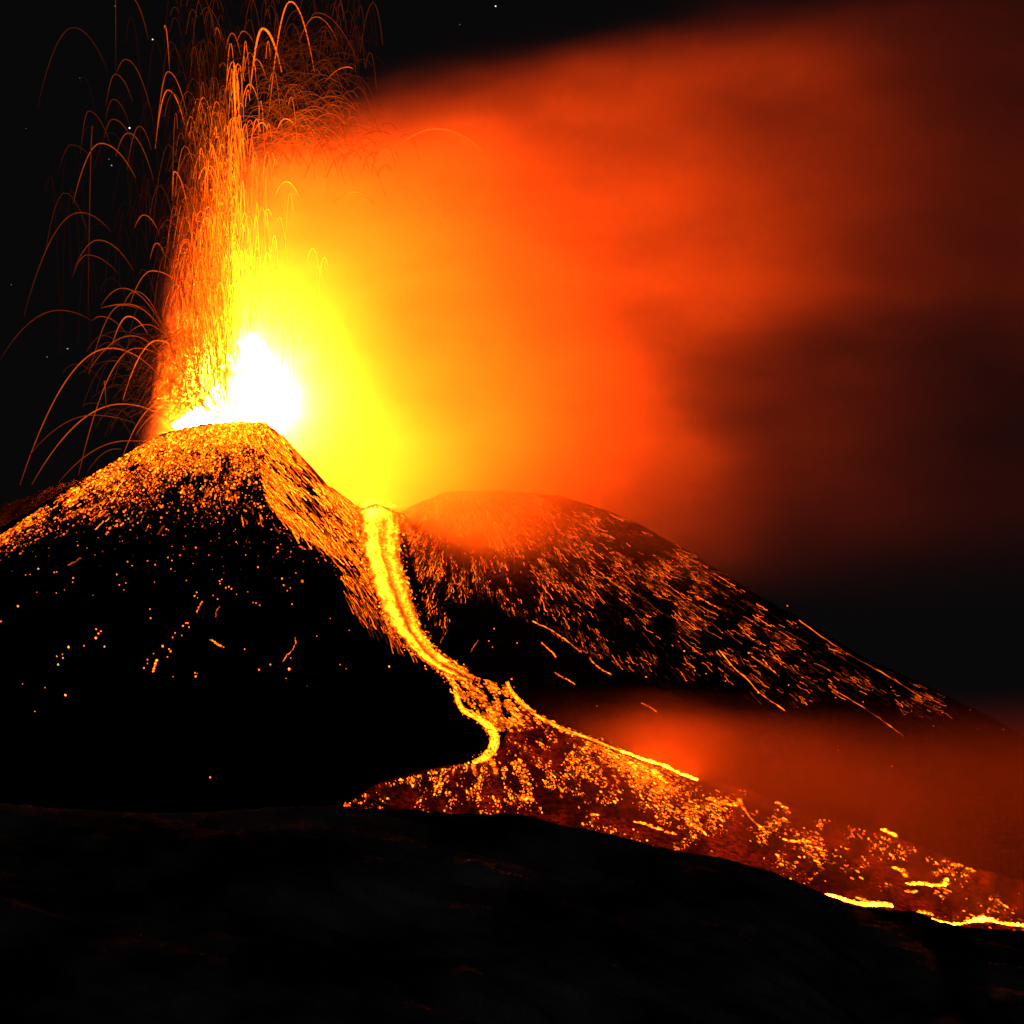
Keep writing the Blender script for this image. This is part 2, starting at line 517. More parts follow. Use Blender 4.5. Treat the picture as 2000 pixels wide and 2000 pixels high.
def fpart(name, parts, mat):
    v, f, h = join(parts)
    ob = make_mesh(name, v - VENT, f, mat, h, parent=fountain)
    return ob


core = []
lobes = [(520, 748, 34, 50), (545, 775, 36, 34), (478, 735, 42, 60), (470, 790, 60, 50), (505, 785, 50, 55), (430, 800, 42, 30), (395, 818, 40, 22), (365, 832, 26, 14), (530, 800, 40, 42), (492, 690, 24, 36), (470, 702, 22, 34), (508, 706, 20, 34), (450, 750, 30, 40)]
for (px, py, rx, rz) in lobes:
    c = to_world(px, py, YV)
    n1, n2 = 48, 28
    th = np.linspace(0, 2 * math.pi, n1, endpoint=False); ph = np.linspace(0.05, math.pi - 0.05, n2)
    T, P = np.meshgrid(th, ph, indexing="ij")
    wrap = np.abs(T / math.pi - 1)                       # seamless round the lobe
    bump = 1 + 0.9 * (fbm(wrap * 9 + px, P * 5.5, 1.0, 4, int(px), 0.6) - 0.5)
    v = np.stack([c[0] + rx * K * np.cos(T) * np.sin(P) * bump, c[1] + 0.55 * rx * K * np.sin(T) * np.sin(P) * bump, c[2] + rz * K * np.cos(P) * bump], -1)
    i = np.arange(n1 * n2).reshape(n1, n2); jn = np.roll(i, -1, axis=0)
    f = np.stack([i[:, :-1], i[:, 1:], jn[:, 1:], jn[:, :-1]], -1).reshape(-1, 4)
    core.append((v.reshape(-1, 3), f, np.full(n1 * n2, CORE_HEAT)))
fpart("fountain_core", core, M_CORE)

# ------------------------------------------------------------------ smoke
def volume_mat(name, color, build):
    m, nt, out = new_mat(name)
    tc = N(nt, "ShaderNodeTexCoord")
    sep = N(nt, "ShaderNodeSeparateXYZ")
    nt.links.new(tc.outputs["Object"], sep.inputs[0])
    pv = N(nt, "ShaderNodeVolumePrincipled")
    pv.inputs["Color"].default_value = (*color, 1)
    pv.inputs["Anisotropy"].default_value = 0.0
    d = build(nt, tc.outputs["Object"], sep.outputs[0], sep.outputs[1], sep.outputs[2])
    if isinstance(d, (int, float)): pv.inputs["Density"].default_value = d
    else: nt.links.new(d, pv.inputs["Density"])
    nt.links.new(pv.outputs[0], out.inputs["Volume"])
    return m


def plume_density(nt, vec, X, Y, Z):
    mp = N(nt, "ShaderNodeMapping"); mp.inputs["Scale"].default_value = (0.006, 0.008, 0.016); mp.inputs["Rotation"].default_value = (0, math.radians(18), 0)
    nt.links.new(vec, mp.inputs["Vector"])
    nz = N(nt, "ShaderNodeTexNoise", Scale=1.0, Detail=3.0, Roughness=0.5)
    nt.links.new(mp.outputs[0], nz.inputs["Vector"])
    n = nz.outputs["Fac"]
    xs = math_node(nt, "MULTIPLY_ADD", Z, -0.17, math_node(nt, "ADD", X, 12.0))
    left = smoothstep(nt, xs, -352, -208)
    left = math_node(nt, "POWER", left, 3.0)
    # drifting top edge: rises to the right
    ztop = math_node(nt, "MULTIPLY_ADD", X, -0.25, Z)                    # Z - 0.25 X
    ztop = math_node(nt, "MULTIPLY_ADD", n, -50.0, ztop)
    top = smoothstep(nt, ztop, 262, 352, 1.0, 0.0)
    # thinner air low on the right
    a = smoothstep(nt, X, 70, 230)
    zl = math_node(nt, "MULTIPLY_ADD", n, 90.0, Z)
    b = smoothstep(nt, zl, 240, 150)
    low = math_node(nt, "MULTIPLY_ADD", math_node(nt, "MULTIPLY", a, b), -0.74, 1.0)
    fwd = math_node(nt, "MULTIPLY", math_node(nt, "MAXIMUM", math_node(nt, "SUBTRACT", 60.0, Z), 0.0), 0.6)
    yy = math_node(nt, "ABSOLUTE", math_node(nt, "SUBTRACT", math_node(nt, "ADD", Y, fwd), 112.0))
    dep = smoothstep(nt, yy, 150, 40)
    d = math_node(nt, "MULTIPLY", math_node(nt, "MULTIPLY", left, top), math_node(nt, "MULTIPLY", low, dep))
    d = math_node(nt, "MULTIPLY", d, smoothstep(nt, n, 0.28, 0.7, 0.5, 1.35))
    d = math_node(nt, "MULTIPLY", d, smoothstep(nt, X, 120, 400, 1.0, 0.24))
    d = math_node(nt, "MULTIPLY", d, smoothstep(nt, Z, -85, 10))
    vd = N(nt, "ShaderNodeVectorMath", operation="DISTANCE")
    nt.links.new(vec, vd.inputs[0]); vd.inputs[1].default_value = tuple(to_world(498, 755, 95))
    d = math_node(nt, "MULTIPLY", d, smoothstep(nt, vd.outputs["Value"], 95, 20, 1.0, 11.0))
    for (x, y, yd, r, k) in ((930, 955, 20, 130.0, 5.0), (738, 985, -25, 45.0, 5.0)):
        vd = N(nt, "ShaderNodeVectorMath", operation="DISTANCE")
        nt.links.new(vec, vd.inputs[0]); vd.inputs[1].default_value = tuple(to_world(x, y, yd))
        d = math_node(nt, "MULTIPLY", d, smoothstep(nt, vd.outputs["Value"], r, 10, 1.0, k))
    return math_node(nt, "MULTIPLY", d, PLUME_DENSITY)


def hull(name, outline, y0, y1, mat):
    """closed prism round a smoke body: outline in photograph pixels, front at y0, back at y1"""
    p = np.array(outline, float); n = len(p)
    a = to_world(p[:, 0], p[:, 1], y0); b = to_world(p[:, 0], p[:, 1], y1)
    b[:, 0] = a[:, 0]; b[:, 2] = a[:, 2]
    me = bpy.data.meshes.new(name)
    f = [tuple(range(n)), tuple(range(2 * n - 1, n - 1, -1))] + [(i, n + i, n + (i + 1) % n, (i + 1) % n) for i in range(n)]
    me.from_pydata([tuple(x) for x in np.vstack([a, b])], [], f)
    bm = bmesh.new(); bm.from_mesh(me)
    bmesh.ops.recalc_face_normals(bm, faces=bm.faces)
    bm.to_mesh(me); bm.free()
    me.materials.append(mat)
    ob = bpy.data.objects.new(name, me)
    COL.objects.link(ob)
    return ob


# added glowing volume that imitates a bloom halo and softens the core's edge
m, nt, out = new_mat("halo_glow")
tc = N(nt, "ShaderNodeTexCoord")
ln = N(nt, "ShaderNodeVectorMath", operation="LENGTH")
nz = N(nt, "ShaderNodeTexNoise", Scale=2.2, Detail=3.0)
nt.links.new(tc.outputs["Object"], nz.inputs["Vector"])
nt.links.new(tc.outputs["Object"], ln.inputs[0])
rr = math_node(nt, "ADD", ln.outputs["Value"], math_node(nt, "MULTIPLY_ADD", nz.outputs["Fac"], 0.5, -0.25))
fall = math_node(nt, "POWER", smoothstep(nt, rr, 0.98, 0.05), 4.2)
pv = N(nt, "ShaderNodeVolumePrincipled", Density=0.0)
pv.inputs["Emission Color"].default_value = (1.0, 0.11, 0.008, 1)
nt.links.new(math_node(nt, "MULTIPLY", fall, 230.0), pv.inputs["Emission Strength"])
nt.links.new(pv.outputs[0], out.inputs["Volume"])
th = np.linspace(0, 2 * math.pi, 24, endpoint=False); ph = np.linspace(0.03, math.pi - 0.03, 14)
T, P = np.meshgrid(th, ph, indexing="ij")
gvv = np.stack([np.cos(T) * np.sin(P), np.sin(T) * np.sin(P), np.cos(P)], -1)
i = np.arange(24 * 14).reshape(24, 14); jn = np.roll(i, -1, axis=0)
gf = np.stack([i[:, :-1], i[:, 1:], jn[:, 1:], jn[:, :-1]], -1).reshape(-1, 4)
halo_f = [tuple(f) for f in gf] + [tuple(i[:, 0][::1]), tuple(i[:, -1][::-1])]
gme = bpy.data.meshes.new("core_halo"); gme.from_pydata([tuple(x) for x in gvv.reshape(-1, 3)], [], halo_f)
bm = bmesh.new(); bm.from_mesh(gme); bmesh.ops.recalc_face_normals(bm, faces=bm.faces); bm.to_mesh(gme); bm.free()
gme.materials.append(m)
core_halo = bpy.data.objects.new("core_halo", gme); COL.objects.link(core_halo); core_halo.parent = fountain
core_halo.location = Vector(to_world(497, 760, YV)) - Vector(VENT)
core_halo.scale = (82.0, 45.0, 74.0)

M_PLUME = volume_mat("plume_smoke", PLUME_COLOR, plume_density)
plume = hull("smoke_plume", [(215, 900), (300, 140), (600, 70), (1000, -40), (1400, -160), (2600, -300), (2600, 1500), (1900, 1500), (1300, 1215), (640, 1215)], -140, 264, M_PLUME)
tag(plume, "huge orange lit smoke plume drifting to the right from the lava fountain", "smoke", kind="stuff")
plume.data.materials[0].cycles.volume_step_rate = 1.0


# inner jets of the fountain, leaning left over the rim
JETS = [((418, 612), (447, 690), 3.0, 26), ((440, 600), (456, 690), 3.5, 34), ((447, 606), (466, 700), 3.0, 40), ((433, 622), (462, 712), 2.4, 30),
        ((412, 708), (452, 770), 3.2, 60), ((430, 690), (470, 752), 3.4, 80), ((398, 757), (440, 800), 3.0, 80), ((388, 775), (425, 815), 3.2, 50),
        ]
for (x0, y0), (x1, y1), w, hh in JETS:
    t = np.linspace(0, 1, 24)
    px = x0 + (x1 - x0) * t ** 1.3; py = y0 + (y1 - y0) * t
    px = px + 1.2 * (fbm(t * 9, t * 0 + x0, 1, 3, 5) - 0.5)
    path = to_world(px, py, YV - 12 + 6 * t)
    rad = w * K * (0.35 + 1.2 * t) * (0.75 + 0.6 * fbm(t * 12, 0 * t + y0, 1, 2, 6))
    fpart("jet", [tube(path, rad, hh * (0.6 + 0.8 * t), 8)], M_JET)

# ------------------------------------------------------------------ lava arcs, one object each
BASE_Y = YV - 40
ARCS = [
    # apex, left end, right end, heat, width, label
    ((143, 54), (73, 211), (211, 141), .10, 1.5, "wide faint arc of lava alone in the black upper left corner"),
    ((245, 116), (227, 145), (300, 238), .22, 1.5, "faint lava arc above the narrow one, right of the bluish star pair"),
    ((225, 145), (207, 207), (259, 199), .2, 1.5, None),
    ((221, 194), (206, 235), (253, 244), .13, 1.4, None),
    ((173, 217), (157, 300), (215, 281), .14, 1.4, "narrow dim lava arc highest of those far left of the fountain"),
    ((220, 233), (203, 269), (259, 275), .2, 1.5, None),
    ((139, 283), (116, 331), (180, 310), .08, 1.4, None),
    ((197, 280), (143, 397), (265, 348), .38, 1.9, "broad red lava arc left of the fountain with a long left leg"),
    ((250, 260), (226, 306), (300, 352), .3, 1.6, None),
    ((272, 247), (248, 331), (296, 294), .25, 1.5, None),
    ((328, 140), (304, 290), (366, 228), .5, 1.8, "taller of two nested lava arcs left of the fountain column"),
    ((328, 176), (303, 290), (364, 259), .9, 2.1, "brighter lower one of two nested lava arcs left of the column"),
    ((372, 228), (362, 269), (389, 290), .7, 1.9, "short steep lava arc just right of the two nested arcs"),
    ((322, 50), (321, 56), (331, 135), .7, 1.7, "bright falling lava streak with a thick head, top left of fountain"),
    ((254, -6), (248, 0), (290, 78), .22, 1.7, "dim lava trail slanting down from the top edge"),
    ((200, -40), (195, 0), (205, 0), .08, 1.4, None),
    ((567, 3), (526, 217), (614, 141), 1.5, 2.6, "tallest bright lava arc touching the top edge of the picture"),
    ((513, 56), (491, 157), (550, 141), 2.2, 4.2, "thick orange lava arc with a blunt top beside the tallest arc"),
    ((453, 65), (441, 97), (470, 108), .6, 1.9, "small round lava arc upper middle, left one of a touching pair"),
    ((475, 61), (463, 83), (495, 83), .55, 1.8, "small round lava arc upper middle, right one of a touching pair"),
    ((423, 54), (420, 70), (432, 79), .5, 1.7, None),
    ((500, 116), (488, 176), (520, 155), 1.1, 2.0, "orange lava arc directly below the thick blunt topped arc"),
    ((464, 125), (459, 145), (478, 159), 1.4, 2.0, "small orange lava arc hooked over the pale vertical jet"),
    ((487, 165), (472, 207), (504, 197), 1.5, 2.1, "orange lava arc right of the two pale vertical jets"),
    ((397, 190), (384, 234), (420, 279), 1.0, 2.1, "lone orange red lava arc left of the two pale vertical jets"),
    ((373, 256), (365, 277), (385, 310), .6, 1.7, None),
    ((392, 290), (389, 331), (402, 341), 1.5, 2.2, "narrow bright hairpin of lava at the left edge of the column"),
    ((617, 33), (584, 83), (660, 83), .5, 1.8, "red lava arc high right of the tallest arc against the dark"),
    ((619, 25), (606, 36), (702, 128), .25, 1.5, None),
    ((679, 131), (636, 159), (690, 135), .8, 1.8, "red lava arc at the upper left corner of the smoke"),
    ((511, 240), (495, 261), (525, 259), 2.6, 1.9, None),
    ((557, 232), (540, 258), (578, 248), 2.6, 1.9, None),
    ((559, 355), (536, 387), (586, 389), 7.0, 1.9, None),
    ((689, 375), (652, 397), (729, 397), 3.4, 1.6, None),
    ((854, 252), (754, 311), (963, 316), 1.9, 1.5, "pale wide lava arc crossing the orange smoke right of the fountain"),
    ((116, 606), (0, 703), (180, 627), .16, 1.6, "very wide dim lava arc reaching the left edge of the picture"),
    ((239, 563), (197, 598), (331, 666), .3, 1.7, None),
    ((264, 569), (238, 604), (323, 653), .32, 1.6, None),
    ((248, 594), (197, 602), (327, 662), .4, 1.8, "flat topped red lava arc left of the fountain foot"),
    ((251, 618), (219, 674), (288, 651), .85, 2.0, "round bright red lava arc above the long low arcs"),
    ((197, 618), (180, 627), (248, 653), .28, 1.6, None),
    ((238, 596), (174, 732), (275, 604), .3, 1.6, None),
    ((286, 634), (253, 649), (331, 666), .4, 1.6, None),
    ((215, 680), (39, 947), (317, 740), .6, 2.0, "very large red lava arc landing far down the left slope"),
    ((257, 656), (172, 728), (331, 716), .38, 1.7, None),
    ((267, 680), (153, 929), (331, 707), .5, 1.8, "large red lava arc with a steep left leg to the crest"),
    ((308, 665), (240, 782), (400, 767), 1.3, 2.5, "thick bright orange lava arc just left of the white core"),
    ((358, 645), (335, 674), (393, 685), 2.0, 2.2, "bright orange lava arc against the glow, nearest the core"),
    ((333, 709), (317, 740), (360, 730), 1.0, 1.9, None),
    ((238, 789), (62, 947), (339, 827), .65, 2.0, "long low red lava arc skimming over the left slope"),
    ((319, 785), (240, 890), (373, 805), .75, 1.9, "low red lava arc ending beside the white core"),
    ((248, 861), (114, 943), (290, 862), .3, 1.6, "lowest dim lava arc hugging the left crest line"),
    ((327, 800), (265, 850), (366, 811), .6, 1.7, None),
    ((182, 811), (56, 892), (269, 829), .25, 1.6, None),
    ((344, 803), (323, 827), (356, 811), .7, 1.6, None),
    ((226, 877), (170, 923), (238, 877), .2, 1.5, None),
    ((297, 529), (254, 594), (362, 565), .55, 1.8, "red lava arc standing alone left of the column at half height"),
    ((192, 469), (145, 525), (261, 529), .28, 1.7, None),
    ((156, 415), (47, 616), (217, 453), .2, 1.6, "huge dim lava arc far left with a leg down to the slope"),
    ((281, 420), (263, 445), (311, 456), .5, 1.7, None),
    ((377, 453), (373, 485), (391, 507), 1.5, 2.0, None),
    ((340, 335), (337, 380), (373, 445), .9, 2.0, "orange lava arc with a long slanting right leg beside the column"),
    ((406, 418), (398, 442), (417, 446), 1.6, 2.0, None),
    ((522, 409), (514, 435), (533, 431), 7.0, 1.8, None),
    ((398, 638), (391, 663), (417, 688), 6.0, 2.1, "yellow lava arc left of the thick inner jets"),
    ((306, 475), (293, 507), (322, 500), .5, 1.7, None),
    ((170, 498), (141, 543), (232, 536), .2, 1.5, None),
    ((489, 561), (475, 598), (503, 580), 14.0, 2.0, None),
    ((415, 583), (409, 602), (424, 602), 5.0, 1.8, None),
    ((181, 246), (180, 262), (172, 616), .12, 2.2, "dim beaded vertical lava trail falling far left of the column"),
    ((226, -20), (224, 0), (226, 140), .14, 1.5, None),
    ((332, 722), (330, 740), (333, 798), .7, 1.6, None),
    ((203, 745), (209, 745), (207, 792), .35, 1.5, None),
]


def arc_path(apex, l, r, n=40):
    ax, ay = apex
    out = []
    t = np.linspace(-1, 1, n)
    w = np.abs(t) ** 0.8 * np.sign(t)
    dx = np.where(w < 0, (l[0] - ax), (r[0] - ax)); dy = np.where(w < 0, (l[1] - ay), (r[1] - ay))
    px = ax + dx * np.abs(w); py = ay + dy * w * w
    return px, py, t


for i, (ap, l, r, heat, w, lab) in enumerate(ARCS):
    heat = heat * (1.0 if heat < 0.3 else 1.3)
    px, py, t = arc_path(ap, l, r)
    # a lava arc swings out of the vent: nearer to or farther from the viewer along its leg
    swing = 55 * math.sin(i * 2.4)
    yd = np.clip(YV - 30 - np.abs(px - 480) * 0.15 + swing * (t * 0.35), YV - 110, YV + 20)
    path = to_world(px, py, yd)
    fade = np.clip(1 - np.abs(t) ** 2.2 * 0.75, 0.12, 1)
    wig = 0.8 + 0.4 * fbm(t * 30, 0 * t + i, 1, 2, 9)
    rad = np.maximum(w * K * 0.5 * (0.45 + 0.55 * fade), 0.12) * wig
    v, f, h = tube(path, rad, heat * fade * (0.7 + 0.6 * fbm(t * 25, 0 * t + i * 3, 1, 2, 8)), 5)
    c = path[len(path) // 2]
    ob = make_mesh("lava_arc", v - c, f, M_JET, h)
    ob.location = c
    tag(ob, lab or ("thin red lava arc among the crossing sparks left of the fountain" if ap[0] < 400 and heat < 1 else
                    "fine yellow orange lava arc inside the glow above the white core" if heat >= 1 else
                    "short dim lava arc in the dark spray at the top of the fountain"),
        "lava arc", "lava arcs of the fountain")

# the two pale vertical jets
for (x0, y0), (x1, y1), w, hh, lab in [((457, 127), (463, 393), 3.2, 4.0, "taller of two pale orange vertical lava jets in the column"),
                                       ((464, 158), (469, 275), 3.4, 3.0, "shorter right one of two pale orange vertical lava jets")]:
    t = np.linspace(0, 1, 30)
    path = to_world(x0 + (x1 - x0) * t, y0 + (y1 - y0) * t, YV - 40)
    c = path[0].copy()
    v, f, h = tube(path, w * K * 0.5 * (1 - 0.65 * t) * (0.9 + 0.2 * np.sin(t * 9)), hh * (1.2 - 0.5 * t), 6)
    ob = make_mesh("lava_jet", v - c, f, M_JET, h); ob.location = c
    tag(ob, lab, "lava jet", "vertical lava jets")

# fine spray: far too many threads to count
spray = []


def add_spray(n, ax_fn, ay_fn, w_fn, h_fn, heat_fn, rad, part=0.5, seg=9):
    for _ in range(n):
        ax = ax_fn(); ay = ay_fn(ax)
        wl = w_fn(ax, ay); hl = h_fn(ax, ay)
        t = np.linspace(-rng.random() * part - 0.15, rng.random() * part * (1.5 if ax < 430 else 1.0) + 0.15, seg) * 1.6
        lean = (rng.random() - 0.5) * 0.25 * wl
        px = ax + wl * np.where(t > 0, t * (1.35 if ax < 430 else 1.0), t) + lean * t * t; py = ay + hl * t * t
        crest = np.interp(ax, SIL_A[:, 0], SIL_A[:, 1])
        k = py < crest - 3
        if k.sum() < 4: continue
        px, py, tt = px[k], py[k], t[k]
        h = heat_fn(ax, ay) * (1 - 0.6 * np.abs(tt) / 1.3)
        spray.append(tube(to_world(px, py, YV - 25 - rng.random() * 60 + 0 * px), rad * K * (0.6 + 0.6 * rng.random()), np.clip(h, 0.02, 99), 3))


def col_heat(ax, ay):
    """threads nearer the vent and the column are hotter"""
    q = np.exp(-((ax - 470) / 75.0) ** 2) * np.clip((ay - 40) / 500, 0.06, 1)
    if ax > 450: return (2.0 + 16.0 * np.clip((ay - 150) / 450, 0, 1) ** 1.6) * (0.8 + 0.7 * rng.random())
    w = np.clip((ax - 330) / 90, 0, 1) * np.clip((ay - 120) / 350, 0, 1)
    return (0.07 + 7.0 * q ** 1.3 + 1.2 * w) * (0.15 + 0.5 * w + 2.6 * rng.random() ** 5) * np.clip((ay - 20) / 160, 0.35, 1)


# column left of the smoke
add_spray(950, lambda: 455 - rng.normal() * 66 if rng.random() < 0.12 else 460 - abs(rng.normal()) * 82, lambda a: 90 + rng.random() ** 0.7 * 640 + max(0, (400 - a)) * 0.35, lambda a, b: 10 + rng.random() * 14 + max(0, 420 - a) * 0.1,
          lambda a, b: 60 + rng.random() * 130, col_heat, 0.55)
# column proper, vertical threads
add_spray(230, lambda: rng.normal(432, 40), lambda a: 30 + rng.random() ** 0.7 * 620, lambda a, b: 5 + rng.random() * 9, lambda a, b: 70 + rng.random() * 160, col_heat, 0.55)
# tangled loops above the smoke to the right
add_spray(560, lambda: rng.normal(590, 66), lambda a: 30 + rng.random() ** 0.75 * 250 + abs(a - 600) * 0.35, lambda a, b: 16 + rng.random() * 44, lambda a, b: 20 + rng.random() * 60,
          lambda a, b: (0.03 + 1.0 * np.clip((b - 30) / 230, 0, 1) ** 1.5) * (0.2 + 1.3 * rng.random() ** 2) * np.exp(-(max(0, a - 600) / 95.0) ** 2), 0.5)
# sparse dim rain far left and at the top
add_spray(36, lambda: 90 + rng.random() * 330, lambda a: -40 + rng.random() * 560, lambda a, b: 4 + rng.random() * 22, lambda a, b: 90 + rng.random() * 200, lambda a, b: 0.015 + 0.08 * rng.random() ** 2 * (a / 330), 0.6)
add_spray(190, lambda: 330 + rng.random() * 400, lambda a: -60 + rng.random() * 170, lambda a, b: 8 + rng.random() * 22, lambda a, b: 50 + rng.random() * 120, lambda a, b: 0.02 + 0.2 * rng.random() ** 2.5, 0.5)
# sprays over the left rim
add_spray(330, lambda: 395 - abs(rng.normal()) * 75, lambda a: 640 + rng.random() * 170, lambda a, b: 30 + rng.random() * 46, lambda a, b: 30 + rng.random() * 70, lambda a, b: (0.12 + 1.3 * np.exp(-((a - 410) / 55.0) ** 2)) * (0.4 + rng.random()), 0.55)
v, f, h = join(spray)
o = make_mesh("lava_spray", v, f, M_JET, h)
tag(o, "countless hair thin glowing lava threads spraying up around the fountain column", "lava spray", kind="stuff")

# ------------------------------------------------------------------ glowing cinders on the slopes
def place(px, py, keep_x=None):
    return hit(px, py, 1.5)


def downhill(P):
    e = 6.0
    gxv = (Hs(P[:, 0] + e, P[:, 1]) - Hs(P[:, 0] - e, P[:, 1])) / (2 * e); gyv = (Hs(P[:, 0], P[:, 1] + e) - Hs(P[:, 0], P[:, 1] - e)) / (2 * e)
    d = np.stack([-gxv, -gyv, -(gxv ** 2 + gyv ** 2)], -1)
    return d / (np.linalg.norm(d, axis=1, keepdims=True) + 1e-9)


LEV_X = np.interp  # right border of the left cone's face, x as a function of y


def levee_x(py):
    return np.interp(py, LEVEE_PX[:14, 1], LEVEE_PX[:14, 0])


def sil_a(px):
    return np.interp(px, SIL_A[:, 0], SIL_A[:, 1])


# left cone: dense carpet under the crest thinning to scattered rocks
n = 300000
px = rng.random(n) * 720 - 10; py = 815 + rng.random(n) * 330
below = py - sil_a(px)
reach = np.interp(px, [0, 100, 200, 300, 400, 520, 620, 700], [24, 40, 60, 92, 112, 112, 90, 70])
clump = fbm(px, py, 26, 4, 61)
band = np.exp(-(np.clip(below, 0, None) / reach) ** 2.0)
left_in = px < levee_x(py) + 8
crown = np.exp(-(np.clip(below, 0, None) / 55.0) ** 2) * np.exp(-((px - 430) / 120.0) ** 2)
prob = band * np.clip(0.5 + 2.6 * (clump - 0.5) + crown, 0, 1) * 0.6 + 0.008 * np.exp(-(below / (reach * 1.8)) ** 2)
k = (below > 3) & left_in & (rng.random(n) < prob)
px, py, band, below = px[k], py[k], band[k], below[k]
near = np.exp(-(np.clip(below, 0, None) / 45.0) ** 2) * np.exp(-((px - 440) / 130.0) ** 2)
heat = (0.07 + 15 * rng.random(len(px)) ** 5 + 9 * near * rng.random(len(px)) ** 2) * (0.35 + 0.75 * band) * np.interp(px, [0, 250, 560], [0.7, 0.9, 1.0])
P = place(px, py)
rad = (0.22 + 0.75 * rng.random(len(px)) ** 4 + 0.2 * near)
v, f, h = blob_cloud(P, rad, heat, downhill(P), 1 + 1.2 * rng.random(len(px)) ** 2)
o = make_mesh("glowing_cinders", v, f, M_EMBER, h, smooth=False)
tag(o, "dense carpet of glowing cinders below the crest of the left cone", "cinders", kind="stuff")
print("cinders left", len(px))


def streaks(n, sample, direction, length, heat_fn, rad, wig=2.0, lift=2.0):
    """short threads of rolling red hot debris that follow the slope"""
    px0, py0 = sample(n)
    m = len(px0); S = 8
    L = length(px0, py0)
    dx, dy = direction(px0, py0)
    t = np.linspace(0, 1, S)
    w = np.cumsum(rng.normal(0, 1, (m, S)), axis=1) * wig * 0.35
    PX = px0[:, None] + dx[:, None] * L[:, None] * t - dy[:, None] * w * np.minimum(L[:, None] / 20, 1)
    PY = py0[:, None] + dy[:, None] * L[:, None] * t + dx[:, None] * w * np.minimum(L[:, None] / 20, 1)
    W = hit(PX.ravel(), PY.ravel(), lift).reshape(m, S, 3)
    y = W[..., 1]; y = np.minimum(y, np.median(y, axis=1, keepdims=True) + 12); y = np.maximum(y, np.median(y, axis=1, keepdims=True) - 12)
    W = to_world(PX, PY, y)
    hh = heat_fn(px0, py0)
    out = []
    for i in range(m):
        prof = (0.5 + rng.random(S)) * np.where(t > 0.85, 1.5, 1)
        out.append(tube(W[i], rad * K * (0.5 + 0.9 * rng.random()) * (0.7 + 0.5 * rng.random(S)), hh[i] * prof, 4))
    return join(out)


def unit(dx, dy):
    L = np.hypot(dx, dy) + 1e-9
    return dx / L, dy / L


# inner wall between the left cone and the channel
def s_gully(n):
    a = 838 + rng.random(n) * 432
    lo = levee_x(a) + 2; hi = np.interp(a, [835, 855, 884, 935, 962, 985, 1080, 1150, 1245, 1290], [545, 562, 588, 628, 664, 696, 708, 730, 778, 830])
    b = lo + (hi - lo) * rng.random(n)
    kk = (hi > lo) & (rng.random(n) < np.clip((hi - lo) / 110, 0, 1)) & (a > sil_a(b) + 2)
    cl = np.clip((fbm((b - a) * 0.9, (a + b) * 0.25, 20, 4, 64, 0.6) - 0.36) * 4, 0.22, 1)
    cl = cl * (1 - 0.93 * np.exp(-(((b - 595) / 30) ** 2 + ((a - 945) / 36) ** 2)))
    cl = cl * np.interp(a, [840, 1000, 1100, 1200], [1, 1, 0.55, 0.35])
    kk = kk & (rng.random(len(a)) < cl)
    return b[kk], a[kk]


v, f, h = streaks(7500, s_gully, lambda x, y: unit(1.0 + 0 * x + rng.normal(0, .2, len(x)), 0.95 + 0.3 * rng.random(len(x)) + np.clip((y - 1080) / 160, 0, 1)), lambda x, y: 6 + 30 * rng.random(len(x)),
                  lambda x, y: (0.4 + 9 * rng.random(len(x)) ** 3.5) * np.interp(y, [850, 940, 1100, 1180, 1290], [1.3, 1.3, 0.8, 0.35, 0.25]), 0.6, 2.0, 3)
o = make_mesh("glowing_debris", v, f, M_EMBER, h)
tag(o, "glowing debris streaming down the breached wall left of the lava channel", "debris", kind="stuff")

def s_left(n):
    a = rng.random(n) * 660; b = sil_a(a) + 4 + rng.random(n) * 190
    reach2 = np.interp(a, [0, 100, 200, 300, 400, 520, 620, 700], [30, 50, 75, 110, 140, 150, 110, 70])
    kk = (a < levee_x(b) + 4) & (rng.random(n) < np.exp(-((b - sil_a(a)) / reach2) ** 2) * np.clip((fbm(a, b, 30, 3, 65) - 0.42) * 5, 0.03, 1))
    return a[kk], b[kk]


v, f, h = streaks(2600, s_left, lambda x, y: unit((x - 430) / 330 + rng.normal(0, .12, len(x)), 0.55 + 0 * x + rng.normal(0, .1, len(x))), lambda x, y: 3 + 7 * rng.random(len(x)) + 26 * rng.random(len(x)) ** 8,
                  lambda x, y: (0.5 + 8 * rng.random(len(x)) ** 3) * np.exp(-((y - sil_a(x)) / 170) ** 2), 1.1, 3.0, 3)
o = make_mesh("glowing_debris", v, f, M_EMBER, h)
tag(o, "short wriggling lines of glowing debris rolling down the left cone", "debris", kind="stuff")

# right cone
SIL_B = np.array([(790, 1003), (820, 978), (870, 958), (930, 955), (1000, 957), (1093, 966), (1171, 991), (1259, 1028), (1362, 1090), (1497, 1180), (1621, 1255), (1725, 1302), (1807, 1338), (1906, 1385), (2000, 1437)], float)
LOW_B = np.array([(790, 1010), (812, 1120), (835, 1215), (868, 1245), (890, 1180), (930, 1160), (1000, 1195), (1060, 1225), (1150, 1285), (1300, 1330), (1420, 1350), (1520, 1385), (1640, 1360), (1800, 1400), (1950, 1450)], float)


